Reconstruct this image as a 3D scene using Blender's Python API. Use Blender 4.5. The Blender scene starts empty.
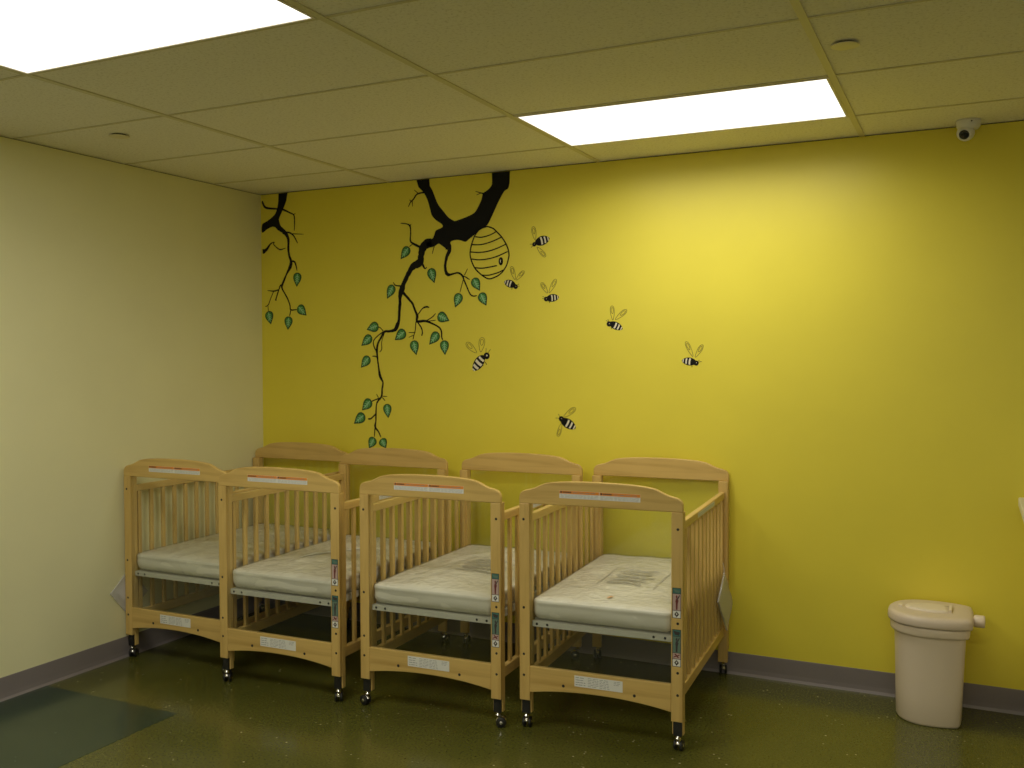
import bpy, bmesh, math, random
from mathutils import Vector, Matrix, noise as mnoise

C = bpy.context.scene.collection
PI = math.pi
H = 2.441            # ceiling height, metres; origin = floor corner between the cream wall and the yellow wall

# ------------------------------------------------------------------ traced wall art, millimetres (x along the yellow wall, z up)
BRANCH_POLY=[(1059,2418),(1134,2419),(1150,2398),(1166,2374),(1182,2337),(1201,2296),(1232,2259),(1264,2223),(1296,2204),(1307,2202),(1357,2214),(1401,2228),(1425,2242),(1446,2273),(1462,2304),(1471,2334),(1499,2350),(1523,2375),(1531,2421),(1619,2421),(1619,2354),(1595,2337),(1571,2302),(1550,2266),(1528,2224),(1505,2183),(1486,2162),(1443,2141),(1419,2123),(1386,2101),(1365,2089),(1337,2098),(1306,2102),(1275,2092),(1281,2066),(1254,2057),(1224,2076),(1202,2088),(1177,2075),(1137,2071),(1115,2091),(1129,2101),(1164,2116),(1177,2137),(1187,2159),(1226,2173),(1223,2190),(1187,2214),(1162,2241),(1152,2272),(1136,2323),(1114,2363),(1091,2387)]
BRANCH_STROKES=[[(1149,2094,48.9),(1139,2095,48.4),(1106,2071,43.4),(1093,2033,35.9),(1086,1994,40.6),(1040,1973,35.0),(1013,1935,26.4),(987,1892,23.5),(970,1852,32.4),(959,1813,21.3),(958,1773,17.7),(954,1738,16.6),(951,1687,14.8),(940,1659,23.7),(926,1634,19.0),(889,1626,11.9),(856,1623,13.2),(834,1592,10.8),(813,1558,10.9),(806,1518,13.3),(810,1478,9.7),(816,1431,9.0),(823,1391,15.1),(829,1373,15.1),(844,1344,9.0),(839,1309,10.8),(835,1269,9.6),(810,1240,9.7),(800,1217,7.3),(797,1170,9.1),(796,1130,7.9),(791,1098,12.1),(812,1072,7.3),(829,1041,6.0)],[(791,1097,7.3),(787,1066,6.1),(786,1042,4.9)],[(797,1170,8.5),(765,1144,7.9),(745,1140,9.8)],[(824,1258,7.2),(793,1248,6.1),(771,1239,7.3)],[(814,1260,4.8),(801,1280,3.6)],[(835,1269,4.8),(872,1267,3.6)],[(838,1262,4.8),(858,1244,4.2)],[(848,1623,7.2),(807,1598,6.0),(783,1570,6.1),(790,1535,6.0),(804,1518,6.0)],[(848,1628,5.4),(828,1647,4.8),(814,1650,4.8)],[(856,1617,4.2),(838,1569,3.6),(838,1529,4.8),(824,1512,4.2)],[(810,1479,5.4),(796,1489,6.0),(776,1489,6.1)],[(979,1835,14.7),(1019,1794,12.9),(1037,1774,11.7),(1053,1739,11.7),(1067,1706,15.2),(1067,1677,14.0),(1118,1678,12.8),(1157,1665,9.2),(1196,1647,8.0),(1216,1625,7.4),(1219,1591,7.4),(1225,1574,5.7)],[(1062,1706,5.8),(1079,1721,5.8),(1099,1744,5.8),(1125,1754,10.4),(1143,1749,4.6)],[(1122,1678,5.2),(1131,1682,5.2),(1164,1700,5.2),(1182,1717,4.0)],[(1137,1676,4.6),(1183,1681,4.6)],[(1068,1679,7.0),(1072,1671,7.0),(1095,1638,6.4),(1099,1615,6.4),(1095,1598,7.0)],[(1065,1684,5.3),(1059,1673,5.3),(1055,1632,4.7),(1046,1604,5.3),(1040,1579,4.1)],[(1013,1617,4.1),(1055,1617,4.1)],[(1013,1591,3.5),(1042,1602,4.1)],[(965,2211,4.7),(1005,2205,5.9),(1025,2191,8.8),(1029,2157,5.8),(1027,2113,8.2),(1050,2094,11.7),(1096,2072,15.1)],[(1025,2191,5.8),(1031,2203,3.5)],[(1120,2367,9.2),(1072,2361,7.0),(1048,2335,7.6),(1029,2320,5.8),(1015,2296,3.5)],[(1032,2326,4.7),(1022,2334,2.9)],[(1040,2330,5.2),(1042,2296,2.9)],[(1078,2364,4.1),(1052,2385,2.9)],[(1479,2330,11.0),(1459,2337,5.5),(1426,2348,3.3)],[(1456,2336,4.4),(1432,2328,2.8)],[(1256,2072,36.9),(1269,2052,22.7),(1256,2025,18.2),(1246,1992,14.8),(1243,1954,14.8),(1255,1923,18.2),(1283,1922,10.2),(1321,1928,9.0),(1347,1911,10.1),(1356,1889,7.9),(1374,1850,7.3),(1390,1817,6.7),(1409,1803,6.7),(1433,1805,5.6)],[(1353,1911,5.6),(1390,1890,5.0)],[(1359,1915,3.9),(1378,1948,2.8)],[(1351,1889,3.9),(1331,1824,3.9)],[(1176,2077,4.6),(1163,2035,2.9)],[(1099,1990,12.7),(1117,1959,8.1),(1129,1967,3.5)],[(971,1871,9.4),(930,1876,6.5),(916,1894,3.0)],[(1021,2082,4.1),(1040,2094,4.1)]]
TWIG_POLY=[(135,2438),(207,2438),(188,2391),(168,2350),(148,2317),(133,2286),(140,2256),(122,2240),(83,2247),(40,2232),(9,2217),(10,2265),(49,2283),(99,2313),(119,2345),(130,2389)]
TWIG_STROKES=[[(127,2347,10.4),(115,2349,9.1),(38,2361,13.1),(16,2389,11.9),(13,2402,9.2)],[(156,2345,10.4),(163,2342,10.4),(217,2318,7.7),(242,2303,8.3),(246,2267,7.1),(244,2214,4.5)],[(235,2307,5.1),(254,2312,2.6)],[(115,2261,42.4),(136,2236,29.9),(162,2219,25.9),(193,2187,19.4),(201,2156,15.5),(200,2108,14.2),(206,2072,12.9),(218,2038,16.8),(213,2010,22.0),(190,1975,11.7),(167,1934,11.7),(150,1898,13.0),(158,1874,7.8),(188,1830,7.8),(207,1788,7.1),(214,1760,7.8),(258,1761,5.8)],[(214,1760,5.8),(204,1722,4.5)],[(218,2040,7.7),(246,2033,10.3),(262,1982,3.9)],[(150,1898,7.2),(140,1904,7.8),(121,1863,7.2),(106,1826,7.9),(104,1816,11.8)],[(124,1878,7.2),(90,1872,7.2),(43,1877,3.3)],[(90,1872,4.6),(66,1828,4.6),(50,1795,5.3),(26,1781,4.0)],[(46,1789,3.3),(49,1754,4.0)],[(158,2218,13.0),(169,2211,11.7),(215,2203,9.0),(245,2178,7.7),(267,2141,3.8)],[(223,2198,5.2),(313,2190,2.5)],[(12,2106,27.8),(39,2116,16.5),(70,2148,7.9),(97,2156,5.2),(93,2144,5.2),(124,2118,6.5),(146,2111,5.9),(180,2118,3.9)]]
BRANCH_LEAVES=[(1017,2079,964,2016,52.7),(1151,1958,1176,1879,54.7),(916,1877,875,1804,53.4),(1412,1895,1450,1829,52.9),(1454,1817,1488,1750,52.7),(1331,1819,1302,1745,53.5),(817,1659,739,1637,57.2),(770,1601,703,1547,54.5),(755,1486,699,1425,54.7),(990,1626,923,1577,58.9),(1042,1573,1061,1494,55.6),(1196,1708,1267,1676,57.4),(1198,1614,1142,1550,54.5),(1234,1572,1239,1494,54.3),(764,1246,704,1187,57.8),(869,1226,878,1148,54.0),(720,1164,649,1111,60.0),(785,1037,749,976,54.7),(832,1032,862,981,54.4)]
TWIG_LEAVES=[(265,1972,258,1891,57.8),(267,1779,326,1724,57.9),(199,1721,191,1644,58.4),(49,1755,67,1678,59.4)]
HIVE=[(1495,2161),(1528,2149),(1551,2129),(1574,2106),(1591,2084),(1606,2059),(1616,2033),(1620,2007),(1615,1984),(1607,1958),(1592,1934),(1575,1916),(1550,1901),(1506,1889),(1471,1904),(1437,1931),(1419,1951),(1407,1973),(1397,1999),(1393,2024),(1396,2050),(1403,2075),(1413,2101),(1426,2125),(1455,2152)]
HIVE_BANDS=[[(1424,2112),(1457,2107),(1489,2111),(1519,2119),(1548,2132)],[(1405,2072),(1451,2069),(1495,2075),(1539,2087),(1579,2102)],[(1397,2034),(1445,2029),(1495,2032),(1551,2045),(1603,2064)],[(1400,1997),(1451,1990),(1506,1994),(1556,2005),(1612,2025)],[(1421,1951),(1463,1946),(1506,1950),(1550,1956)],[(1465,1910),(1498,1908),(1529,1913),(1559,1920),(1588,1932)]]
HIVE_HOLE=(1573,1977)
BEES=[((1488.4,1489.1),17.7,(1467.8,1484.0),(1408.2,1411.6),60.9,[((1428.8,1505.0),(1368.9,1558.0),31.0),((1453.7,1509.6),(1464.1,1585.3),34.3)],[[(1484.3,1503.7),(1485.6,1528.8)],[(1496.1,1502.1),(1510.8,1522.4)]],[[(1463.5,1451.5),(1467.6,1435.9)],[(1479.4,1457.8),(1488.8,1442.2)]]),((1763.1,2054.0),10.1,(1773.7,2062.0),(1847.2,2080.1),53.1,[((1767.6,2076.5),(1756.6,2143.9),23.4),((1778.7,2038.5),(1825.1,1988.8),21.2)],[[(1755.3,2053.9),(1738.5,2055.9)],[(1756.4,2047.8),(1745.2,2038.3)]],[]),((1657.2,1843.5),10.8,(1652.1,1849.8),(1591.5,1871.5),43.2,[((1653.9,1879.4),(1632.5,1947.4),22.7),((1660.2,1877.2),(1704.5,1921.3),20.5)],[[(1665.8,1849.3),(1677.1,1857.1)],[(1666.9,1843.2),(1679.4,1844.8)]],[[(1637.3,1840.1),(1635.0,1828.9)]]),((1827.9,1775.0),10.6,(1834.5,1776.8),(1898.1,1783.0),43.3,[((1835.7,1805.0),(1801.6,1857.7),22.2),((1844.5,1805.8),(1881.9,1872.8),22.2)],[[(1821.3,1782.3),(1808.0,1788.7)],[(1819.1,1777.3),(1806.9,1777.7)]],[[(1846.1,1763.4),(1847.7,1754.3)]]),((2165.0,1643.3),11.6,(2172.2,1646.6),(2234.1,1617.2),41.4,[((2184.1,1662.0),(2179.5,1731.5),21.2),((2197.0,1663.7),(2254.5,1710.2),22.2)],[[(2159.8,1652.7),(2149.4,1660.7)],[(2162.9,1653.6),(2158.7,1665.5)]],[[(2177.4,1626.9),(2176.4,1618.1)]]),((2598.9,1451.5),10.9,(2594.1,1455.3),(2529.5,1463.8),41.8,[((2583.0,1482.7),(2549.6,1552.8),19.9),((2595.0,1478.8),(2629.2,1537.0),19.9)],[[(2605.5,1458.1),(2614.1,1464.7)],[(2607.5,1454.3),(2624.6,1459.0)]],[[(2578.7,1441.1),(2578.8,1431.7)]]),((1910.2,1170.6),12.1,(1913.5,1164.6),(1988.1,1125.5),53.5,[((1923.3,1180.0),(1986.1,1226.6),25.2),((1911.2,1147.4),(1891.5,1082.2),21.0)],[[(1901.5,1177.4),(1894.9,1194.4)],[(1898.2,1172.3),(1878.5,1173.8)]],[])]


# ------------------------------------------------------------------ helpers
def tag(o, label=None, cat=None, group=None, kind=None):
    if label: o['label'] = label
    if cat: o['category'] = cat
    if group: o['group'] = group
    if kind: o['kind'] = kind
    return o

def empty(name, loc=(0, 0, 0), rz=0.0):
    o = bpy.data.objects.new(name, None); C.objects.link(o)
    o.location = loc; o.rotation_euler = (0, 0, rz); o.empty_display_size = .1
    return o

class MB:
    """collects simple shapes; build() links them as one mesh object"""
    def __init__(s): s.v = []; s.f = []; s.m = []; s.sm = []
    def add(s, vs, fs, mi=0, smooth=False):
        n = len(s.v); s.v += [tuple(v) for v in vs]
        for f in fs: s.f.append(tuple(i + n for i in f)); s.m.append(mi); s.sm.append(smooth)
    def box(s, a, b, mi=0):
        (x0, y0, z0), (x1, y1, z1) = a, b
        s.add([(x0,y0,z0),(x1,y0,z0),(x1,y1,z0),(x0,y1,z0),(x0,y0,z1),(x1,y0,z1),(x1,y1,z1),(x0,y1,z1)],
              [(0,3,2,1),(4,5,6,7),(0,1,5,4),(1,2,6,5),(2,3,7,6),(3,0,4,7)], mi)
    def prism_y(s, pts, y0, y1, mi=0):
        """polygon in x,z extruded from y0 to y1 (y0 < y1)"""
        n = len(pts)
        area = sum(pts[i][0]*pts[(i+1) % n][1] - pts[(i+1) % n][0]*pts[i][1] for i in range(n))
        if area < 0: pts = pts[::-1]
        vs = [(p[0], y0, p[1]) for p in pts] + [(p[0], y1, p[1]) for p in pts]
        fs = [tuple(range(n)), tuple(range(2*n-1, n-1, -1))]
        fs += [((i+1) % n, i, n+i, n+(i+1) % n) for i in range(n)]
        s.add(vs, fs, mi)
    def lathe(s, prof, c=(0,0,0), axis='z', seg=24, mi=0, smooth=True):
        vs = []; fs = []; n = len(prof)
        for k in range(seg):
            a = 2*PI*k/seg
            for r, h in prof:
                p = (r*math.cos(a), r*math.sin(a), h)
                if axis == 'x': p = (p[2], p[0], p[1])
                elif axis == 'y': p = (p[1], p[2], p[0])
                vs.append((p[0]+c[0], p[1]+c[1], p[2]+c[2]))
        for k in range(seg):
            k2 = (k+1) % seg
            for i in range(n-1): fs.append((k*n+i, k2*n+i, k2*n+i+1, k*n+i+1))
        s.add(vs, fs, mi, smooth)
    def grid(s, fn, nu, nv, mi=0, smooth=True, flip=False):
        vs = [fn(i/nu, j/nv) for i in range(nu+1) for j in range(nv+1)]
        fs = []
        for i in range(nu):
            for j in range(nv):
                a = i*(nv+1)+j; q = (a, a+nv+1, a+nv+2, a+1)
                fs.append(q[::-1] if flip else q)
        s.add(vs, fs, mi, smooth)
    def build(s, name, mats, parent=None, bevel=0, seg=2):
        me = bpy.data.meshes.new(name); me.from_pydata(s.v, [], s.f)
        if not isinstance(mats, (list, tuple)): mats = [mats]
        for m in mats: me.materials.append(m)
        me.polygons.foreach_set('material_index', s.m); me.polygons.foreach_set('use_smooth', s.sm)
        me.update()
        o = bpy.data.objects.new(name, me); C.objects.link(o)
        if parent: o.parent = parent
        if bevel:
            b = o.modifiers.new('bevel', 'BEVEL'); b.width = bevel; b.segments = seg
            b.limit_method = 'ANGLE'; b.angle_limit = math.radians(40)
        return o

def link_copy(o, parent):
    c = o.copy(); C.objects.link(c); c.parent = parent
    for ch in list(o.children): link_copy(ch, c)
    return c

# ------------------------------------------------------------------ materials
def new_mat(name):
    m = bpy.data.materials.new(name); m.use_nodes = True
    nt = m.node_tree; return m, nt, nt.nodes['Principled BSDF']

def plain(name, col, rough=.5, metal=0, coat=0, spec=.5):
    m, nt, b = new_mat(name)
    b.inputs['Base Color'].default_value = (*col, 1); b.inputs['Roughness'].default_value = rough
    b.inputs['Metallic'].default_value = metal; b.inputs['Coat Weight'].default_value = coat
    b.inputs['Specular IOR Level'].default_value = spec
    return m

def ramp(nt, stops):
    r = nt.nodes.new('ShaderNodeValToRGB'); e = r.color_ramp.elements
    while len(e) < len(stops): e.new(.5)
    for i, (p, c) in enumerate(stops): e[i].position = p; e[i].color = (*c, 1)
    return r

def coords(nt, scale=(1,1,1)):
    tc = nt.nodes.new('ShaderNodeTexCoord'); mp = nt.nodes.new('ShaderNodeMapping')
    mp.inputs['Scale'].default_value = scale
    nt.links.new(tc.outputs['Object'], mp.inputs['Vector']); return mp

def noise_tex(nt, vec, scale, detail=3, rough=.5, dist=0):
    n = nt.nodes.new('ShaderNodeTexNoise'); n.inputs['Scale'].default_value = scale
    n.inputs['Detail'].default_value = detail; n.inputs['Roughness'].default_value = rough
    n.inputs['Distortion'].default_value = dist
    nt.links.new(vec.outputs[0], n.inputs['Vector']); return n

def bump(nt, b, src, strength, dist=.002):
    bp = nt.nodes.new('ShaderNodeBump'); bp.inputs['Strength'].default_value = strength
    bp.inputs['Distance'].default_value = dist
    nt.links.new(src, bp.inputs['Height']); nt.links.new(bp.outputs[0], b.inputs['Normal'])

def painted(name, col, var=.04, rough=.55, scale=3, bmp=.06):
    m, nt, b = new_mat(name); v = coords(nt)
    n = noise_tex(nt, v, scale, 4)
    r = ramp(nt, [(.3, tuple(c*(1-var) for c in col)), (.7, tuple(min(1, c*(1+var)) for c in col))])
    nt.links.new(n.outputs['Fac'], r.inputs['Fac']); nt.links.new(r.outputs['Color'], b.inputs['Base Color'])
    b.inputs['Roughness'].default_value = rough
    n2 = noise_tex(nt, v, 260, 2); bump(nt, b, n2.outputs['Fac'], bmp, .001)
    return m

def wood(name, axis, light, dark):
    m, nt, b = new_mat(name)
    sc = [38, 38, 38]; sc['xyz'.index(axis)] = 2.2
    v = coords(nt, tuple(sc))
    n = noise_tex(nt, v, 1.0, 5, .6, .6)
    r = ramp(nt, [(.28, dark), (.52, light), (.8, tuple(c*1.06 for c in light))])
    nt.links.new(n.outputs['Fac'], r.inputs['Fac'])
    v2 = coords(nt, (3, 3, 3)); n2 = noise_tex(nt, v2, 1.0, 2)
    mx = nt.nodes.new('ShaderNodeMix'); mx.data_type = 'RGBA'; mx.blend_type = 'MULTIPLY'
    mx.inputs['Factor'].default_value = .5
    r2 = ramp(nt, [(.3, (.86, .84, .8)), (.7, (1, 1, 1))]); nt.links.new(n2.outputs['Fac'], r2.inputs['Fac'])
    nt.links.new(r.outputs['Color'], mx.inputs[6]); nt.links.new(r2.outputs['Color'], mx.inputs[7])
    nt.links.new(mx.outputs[2], b.inputs['Base Color'])
    b.inputs['Roughness'].default_value = .38
    bump(nt, b, n.outputs['Fac'], .05, .0006)
    return m

def clear(name, tint=(.97, .98, .97), ior=1.49, rough=.03, haze=0.0, haze_col=(.8, .8, .8), bmp=0):
    m = bpy.data.materials.new(name); m.use_nodes = True; nt = m.node_tree; nt.nodes.clear()
    out = nt.nodes.new('ShaderNodeOutputMaterial')
    tr = nt.nodes.new('ShaderNodeBsdfTransparent'); tr.inputs[0].default_value = (*tint, 1)
    gl = nt.nodes.new('ShaderNodeBsdfGlossy'); gl.inputs['Roughness'].default_value = rough
    # Schlick reflectance, the same from both faces of the thin sheet
    fr = nt.nodes.new('ShaderNodeLayerWeight'); fr.inputs['Blend'].default_value = .5
    pw = nt.nodes.new('ShaderNodeMath'); pw.operation = 'POWER'; pw.inputs[1].default_value = 5
    ma = nt.nodes.new('ShaderNodeMath'); ma.operation = 'MULTIPLY_ADD'
    f0 = ((ior-1)/(ior+1))**2; ma.inputs[1].default_value = 1-f0; ma.inputs[2].default_value = f0
    nt.links.new(fr.outputs['Facing'], pw.inputs[0]); nt.links.new(pw.outputs[0], ma.inputs[0])
    mx = nt.nodes.new('ShaderNodeMixShader')
    nt.links.new(ma.outputs[0], mx.inputs[0]); nt.links.new(tr.outputs[0], mx.inputs[1]); nt.links.new(gl.outputs[0], mx.inputs[2])
    last = mx
    if bmp:
        v = coords(nt); n = noise_tex(nt, v, 26, 4, .6, 1.5)
        bp = nt.nodes.new('ShaderNodeBump'); bp.inputs['Strength'].default_value = bmp; bp.inputs['Distance'].default_value = .01
        nt.links.new(n.outputs['Fac'], bp.inputs['Height'])
        nt.links.new(bp.outputs[0], gl.inputs['Normal']); nt.links.new(bp.outputs[0], fr.inputs['Normal'])
    if haze:
        df = nt.nodes.new('ShaderNodeBsdfDiffuse'); df.inputs[0].default_value = (*haze_col, 1)
        m2 = nt.nodes.new('ShaderNodeMixShader'); m2.inputs[0].default_value = haze
        nt.links.new(mx.outputs[0], m2.inputs[1]); nt.links.new(df.outputs[0], m2.inputs[2]); last = m2
    nt.links.new(last.outputs[0], out.inputs[0])
    return m

LAMP = (1.0, .96, .84)
def glow(name, strength):
    m = bpy.data.materials.new(name); m.use_nodes = True; nt = m.node_tree; nt.nodes.clear()
    out = nt.nodes.new('ShaderNodeOutputMaterial'); e = nt.nodes.new('ShaderNodeEmission')
    e.inputs[0].default_value = (*LAMP, 1); e.inputs[1].default_value = strength
    nt.links.new(e.outputs[0], out.inputs[0]); return m

def ceiling_mat():
    m, nt, b = new_mat('mineral_fibre_tile'); v = coords(nt)
    n = noise_tex(nt, v, 95, 3, .65)
    r = ramp(nt, [(.33, (.70, .675, .60)), (.46, (.85, .825, .76)), (.75, (.88, .86, .80))])
    nt.links.new(n.outputs['Fac'], r.inputs['Fac']); nt.links.new(r.outputs['Color'], b.inputs['Base Color'])
    b.inputs['Roughness'].default_value = .9; bump(nt, b, n.outputs['Fac'], .25, .002)
    return m

def floor_mat(name, base, lo, hi, fleck):
    m, nt, b = new_mat(name); v = coords(nt)
    n = noise_tex(nt, v, 110, 3, .7); r = ramp(nt, [(.32, lo), (.5, base), (.68, hi)])
    nt.links.new(n.outputs['Fac'], r.inputs['Fac'])
    vo = nt.nodes.new('ShaderNodeTexVoronoi'); vo.inputs['Scale'].default_value = 34
    nt.links.new(v.outputs[0], vo.inputs['Vector'])
    r2 = ramp(nt, [(.10, (1, 1, 1)), (.17, (0, 0, 0))]); nt.links.new(vo.outputs['Distance'], r2.inputs['Fac'])
    wn = noise_tex(nt, v, 9, 1); r3 = ramp(nt, [(.56, (0, 0, 0)), (.66, (1, 1, 1))]); nt.links.new(wn.outputs['Fac'], r3.inputs['Fac'])
    mu = nt.nodes.new('ShaderNodeMath'); mu.operation = 'MULTIPLY'
    nt.links.new(r2.outputs['Color'], mu.inputs[0]); nt.links.new(r3.outputs['Color'], mu.inputs[1])
    mx = nt.nodes.new('ShaderNodeMix'); mx.data_type = 'RGBA'
    nt.links.new(mu.outputs[0], mx.inputs['Factor']); nt.links.new(r.outputs['Color'], mx.inputs[6])
    mx.inputs[7].default_value = (*fleck, 1); nt.links.new(mx.outputs[2], b.inputs['Base Color'])
    rr = ramp(nt, [(.3, (.15,)*3), (.7, (.24,)*3)]); n3 = noise_tex(nt, v, 4, 3); nt.links.new(n3.outputs['Fac'], rr.inputs['Fac'])
    nt.links.new(rr.outputs['Color'], b.inputs['Roughness'])
    b.inputs['Specular IOR Level'].default_value = .55
    return m

WL, WD = (.68, .47, .155), (.56, .36, .105)
M = dict(
    wood_x=wood('maple_grain_across', 'x', WL, WD), wood_y=wood('maple_grain_along', 'y', WL, WD), wood_z=wood('maple_grain_upright', 'z', WL, WD),
    bolt=plain('black_bolt', (.02, .018, .015), .5), black=plain('black_plastic', (.015, .015, .015), .4),
    chrome=plain('chrome', (.75, .73, .70), .18, 1), steel=plain('white_enamel_steel', (.60, .585, .50), .4),
    paper=plain('white_label_paper', (.78, .78, .74), .6), ink=plain('grey_ink', (.30, .30, .31), .7),
    orange=plain('orange_ink', (.80, .28, .03), .6), dark_ink=plain('dark_ink', (.05, .04, .04), .6),
    teal=plain('teal_ink', (.05, .17, .15), .6), red=plain('red_ink', (.17, .03, .03), .6), pink=plain('pink_ink', (.52, .38, .34), .6),
    green_ink=plain('green_ink', (.13, .21, .16), .6),
    acrylic=clear('clear_acrylic'),
    yellow=painted('yellow_wall_paint', (.82, .705, .062), .02, .42), cream=painted('cream_wall_paint', (.80, .775, .47), .02, .5),
    ceiling=ceiling_mat(), grid=plain('cream_grid_metal', (.68, .64, .46), .55), tee=plain('shaded_cross_tee', (.63, .59, .41), .6),  # cross tee colour darkened to paint in the shadow of the tile-edge reveals
    floor=floor_mat('green_speckled_sheet_floor', (.090, .092, .018), (.066, .068, .012), (.118, .118, .027), (.42, .38, .20)),
    inlay=floor_mat('teal_speckled_sheet_floor', (.026, .050, .029), (.018, .037, .022), (.040, .062, .036), (.09, .13, .09)),
    base=painted('grey_vinyl_cove', (.235, .205, .20), .04, .45),
    gap=plain('dark_ceiling_gap', (.03, .028, .02), .9),
    mural_black=plain('black_vinyl', (.006, .006, .006), .7, 0, 0, .2), leaf=plain('leaf_green_vinyl', (.055, .25, .045), .55),
    leaf_dark=plain('leaf_dark_outline', (.012, .055, .018), .55), leaf_vein=plain('leaf_pale_vein', (.36, .66, .38), .55),
    bee_pale=plain('bee_cream_stripe', (.80, .74, .58), .6), wing_line=plain('wing_brown_line', (.16, .12, .02), .6),
    mattress=None, beige=plain('beige_plastic', (.78, .66, .50), .36), beige_lid=plain('beige_lid_plastic', (.68, .57, .44), .38),
    beige_flap=plain('pale_beige_flap', (.80, .70, .54), .4), white_plastic=plain('white_plastic', (.78, .76, .72), .35),
    lens=plain('black_lens_glass', (.01, .01, .012), .08), laminate=painted('cream_laminate', (.80, .74, .58), .02, .35),
    cabinet=painted('cream_cabinet_paint', (.74, .67, .48), .02, .4), fixture=plain('white_fixture_metal', (.75, .70, .60), .45),
    disc=plain('white_sprinkler_disc', (.78, .72, .52), .45),
    string=plain('white_string', (.7, .68, .62), .8),
)
def mattress_mat():
    m, nt, b = new_mat('cream_mattress_vinyl'); v = coords(nt)
    n = noise_tex(nt, v, 6, 4); r = ramp(nt, [(.3, (.84, .79, .67)), (.7, (.90, .86, .75))])
    nt.links.new(n.outputs['Fac'], r.inputs['Fac']); nt.links.new(r.outputs['Color'], b.inputs['Base Color'])
    b.inputs['Roughness'].default_value = .5
    return m
M['mattress'] = mattress_mat()
M['wrap'] = clear('clear_plastic_wrap', (.99, .99, .985), 1.35, .14, .07, (.9, .9, .88), .9)
M['pouch'] = clear('milky_plastic_pouch', (.95, .95, .97), 1.45, .12, .32, (.90, .89, .90), .5)
M['notice'] = plain('grey_print', (.40, .38, .33), .5); M['orange_pale'] = plain('pale_orange_print', (.72, .42, .22), .5)
M['white_wall'] = painted('white_wall_paint', (.86, .85, .80), .01, .5)
M['lit'] = glow('lit_diffuser', 1.7)
L_NEAR, L_LEFT, L_REST, EXPOSURE = 11.0, 19.5, 11.2, 0.0

# ------------------------------------------------------------------ the room
XR, YF = 6.6, -7.2          # right wall and the wall behind the viewer (both outside the photo)
def struct(name, mb, mats, bevel=0, label=None, cat=None):
    o = mb.build(name, mats, None, bevel); o['kind'] = 'structure'
    tag(o, label, cat); return o

b = MB(); b.box((-.12, YF-.12, -.12), (XR+.12, .12, 0)); floor = struct('floor', b, M['floor'], 0, 'green speckled sheet floor with a waxed sheen', 'floor')
b = MB(); b.box((.004, -3.4, .0), (.80, -1.49, .0012)); o = b.build('inlay', M['inlay'], floor); o['label'] = 'dark teal rectangle set into the green floor by the cream wall'
GAP = .0045
b = MB(); b.box((-.12, 0, 0), (XR+.12, .12, H-GAP)); struct('wall_back', b, M['yellow'], 0, 'bright yellow wall behind the cribs', 'wall')
b = MB(); b.box((-.12, YF, 0), (0, 0, H-GAP)); struct('wall_left', b, M['cream'], 0, 'pale cream wall left of the cribs', 'wall')
b = MB(); b.box((XR, YF, 0), (XR+.12, 0, H-GAP)); struct('wall_right', b, M['white_wall'], 0, 'cream wall to the right, outside the photo', 'wall')
b = MB(); b.box((-.12, YF-.12, 0), (XR+.12, YF, H-GAP)); struct('wall_front', b, M['white_wall'], 0, 'cream wall behind the viewer', 'wall')
b = MB()   # dark void above the wall tops
b.box((-.12, .012, H-GAP), (XR+.12, .12, H)); b.box((-.12, YF, H-GAP), (-.012, .012, H)); b.box((XR+.012, YF, H-GAP), (XR+.12, .012, H)); b.box((-.12, YF-.12, H-GAP), (XR+.12, YF-.012, H))
struct('trim_1', b, M['gap'], 0, 'dark shadow gap along the top of the walls', 'trim')
b = MB(); b.box((-.12, YF-.12, H), (XR+.12, .12, H+.1)); struct('ceiling', b, M['ceiling'], 0, 'suspended ceiling of speckled mineral fibre tiles', 'ceiling')

# ceiling grid: runners every 4 ft along y, cross tees every 2 ft along x
T = .6096; GX, GY = .891, -.3803
b = MB(); zb, zt = H-.0045, H-.0003
xs = [GX + 2*T*k for k in range(0, 5)]; ys = [GY - T*k for k in range(0, 12)]
for x in xs: b.box((x-.012, YF, zb), (x+.012, 0, zt))
xe = [0] + xs + [XR]
for y in ys:
    for i in range(len(xe)-1): b.box((xe[i]+(.0122 if i else 0), y-.0058, zb+.0012), (xe[i+1]-(.0122 if i < len(xe)-2 else 0), y+.0058, zt), 1)
struct('trim_2', b, [M['grid'], M['tee']], 0, 'cream metal grid between the ceiling tiles', 'ceiling grid')

# vinyl cove base: face plus a small toe
def cove(name, p0, p1, nrm, label):
    mb = MB(); prof = [(0, 0), (.011, 0), (.009, .004), (.005, .012), (.0035, .03), (.0035, .098), (.003, .102), (0, .102)]
    vs = []
    for p in (p0, p1):
        for d, z in prof: vs.append((p[0]+nrm[0]*d, p[1]+nrm[1]*d, z))
    n = len(prof); fs = [(i, (i+1) % n, n+(i+1) % n, n+i) for i in range(n)] + [tuple(range(n))[::-1], tuple(range(n, 2*n))]
    mb.add(vs, fs, 0); mb_o = struct(name, mb, M['base'], 0, label, 'baseboard')
    bm = bmesh.new(); bm.from_mesh(mb_o.data); bmesh.ops.recalc_face_normals(bm, faces=bm.faces[:]); bm.to_mesh(mb_o.data); bm.free()
cove('baseboard_back', (0, 0), (XR, 0), (0, -1), 'grey vinyl cove base under the yellow wall')
cove('baseboard_left', (0, 0), (0, YF), (1, 0), 'lilac grey vinyl cove base under the cream wall')

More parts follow.
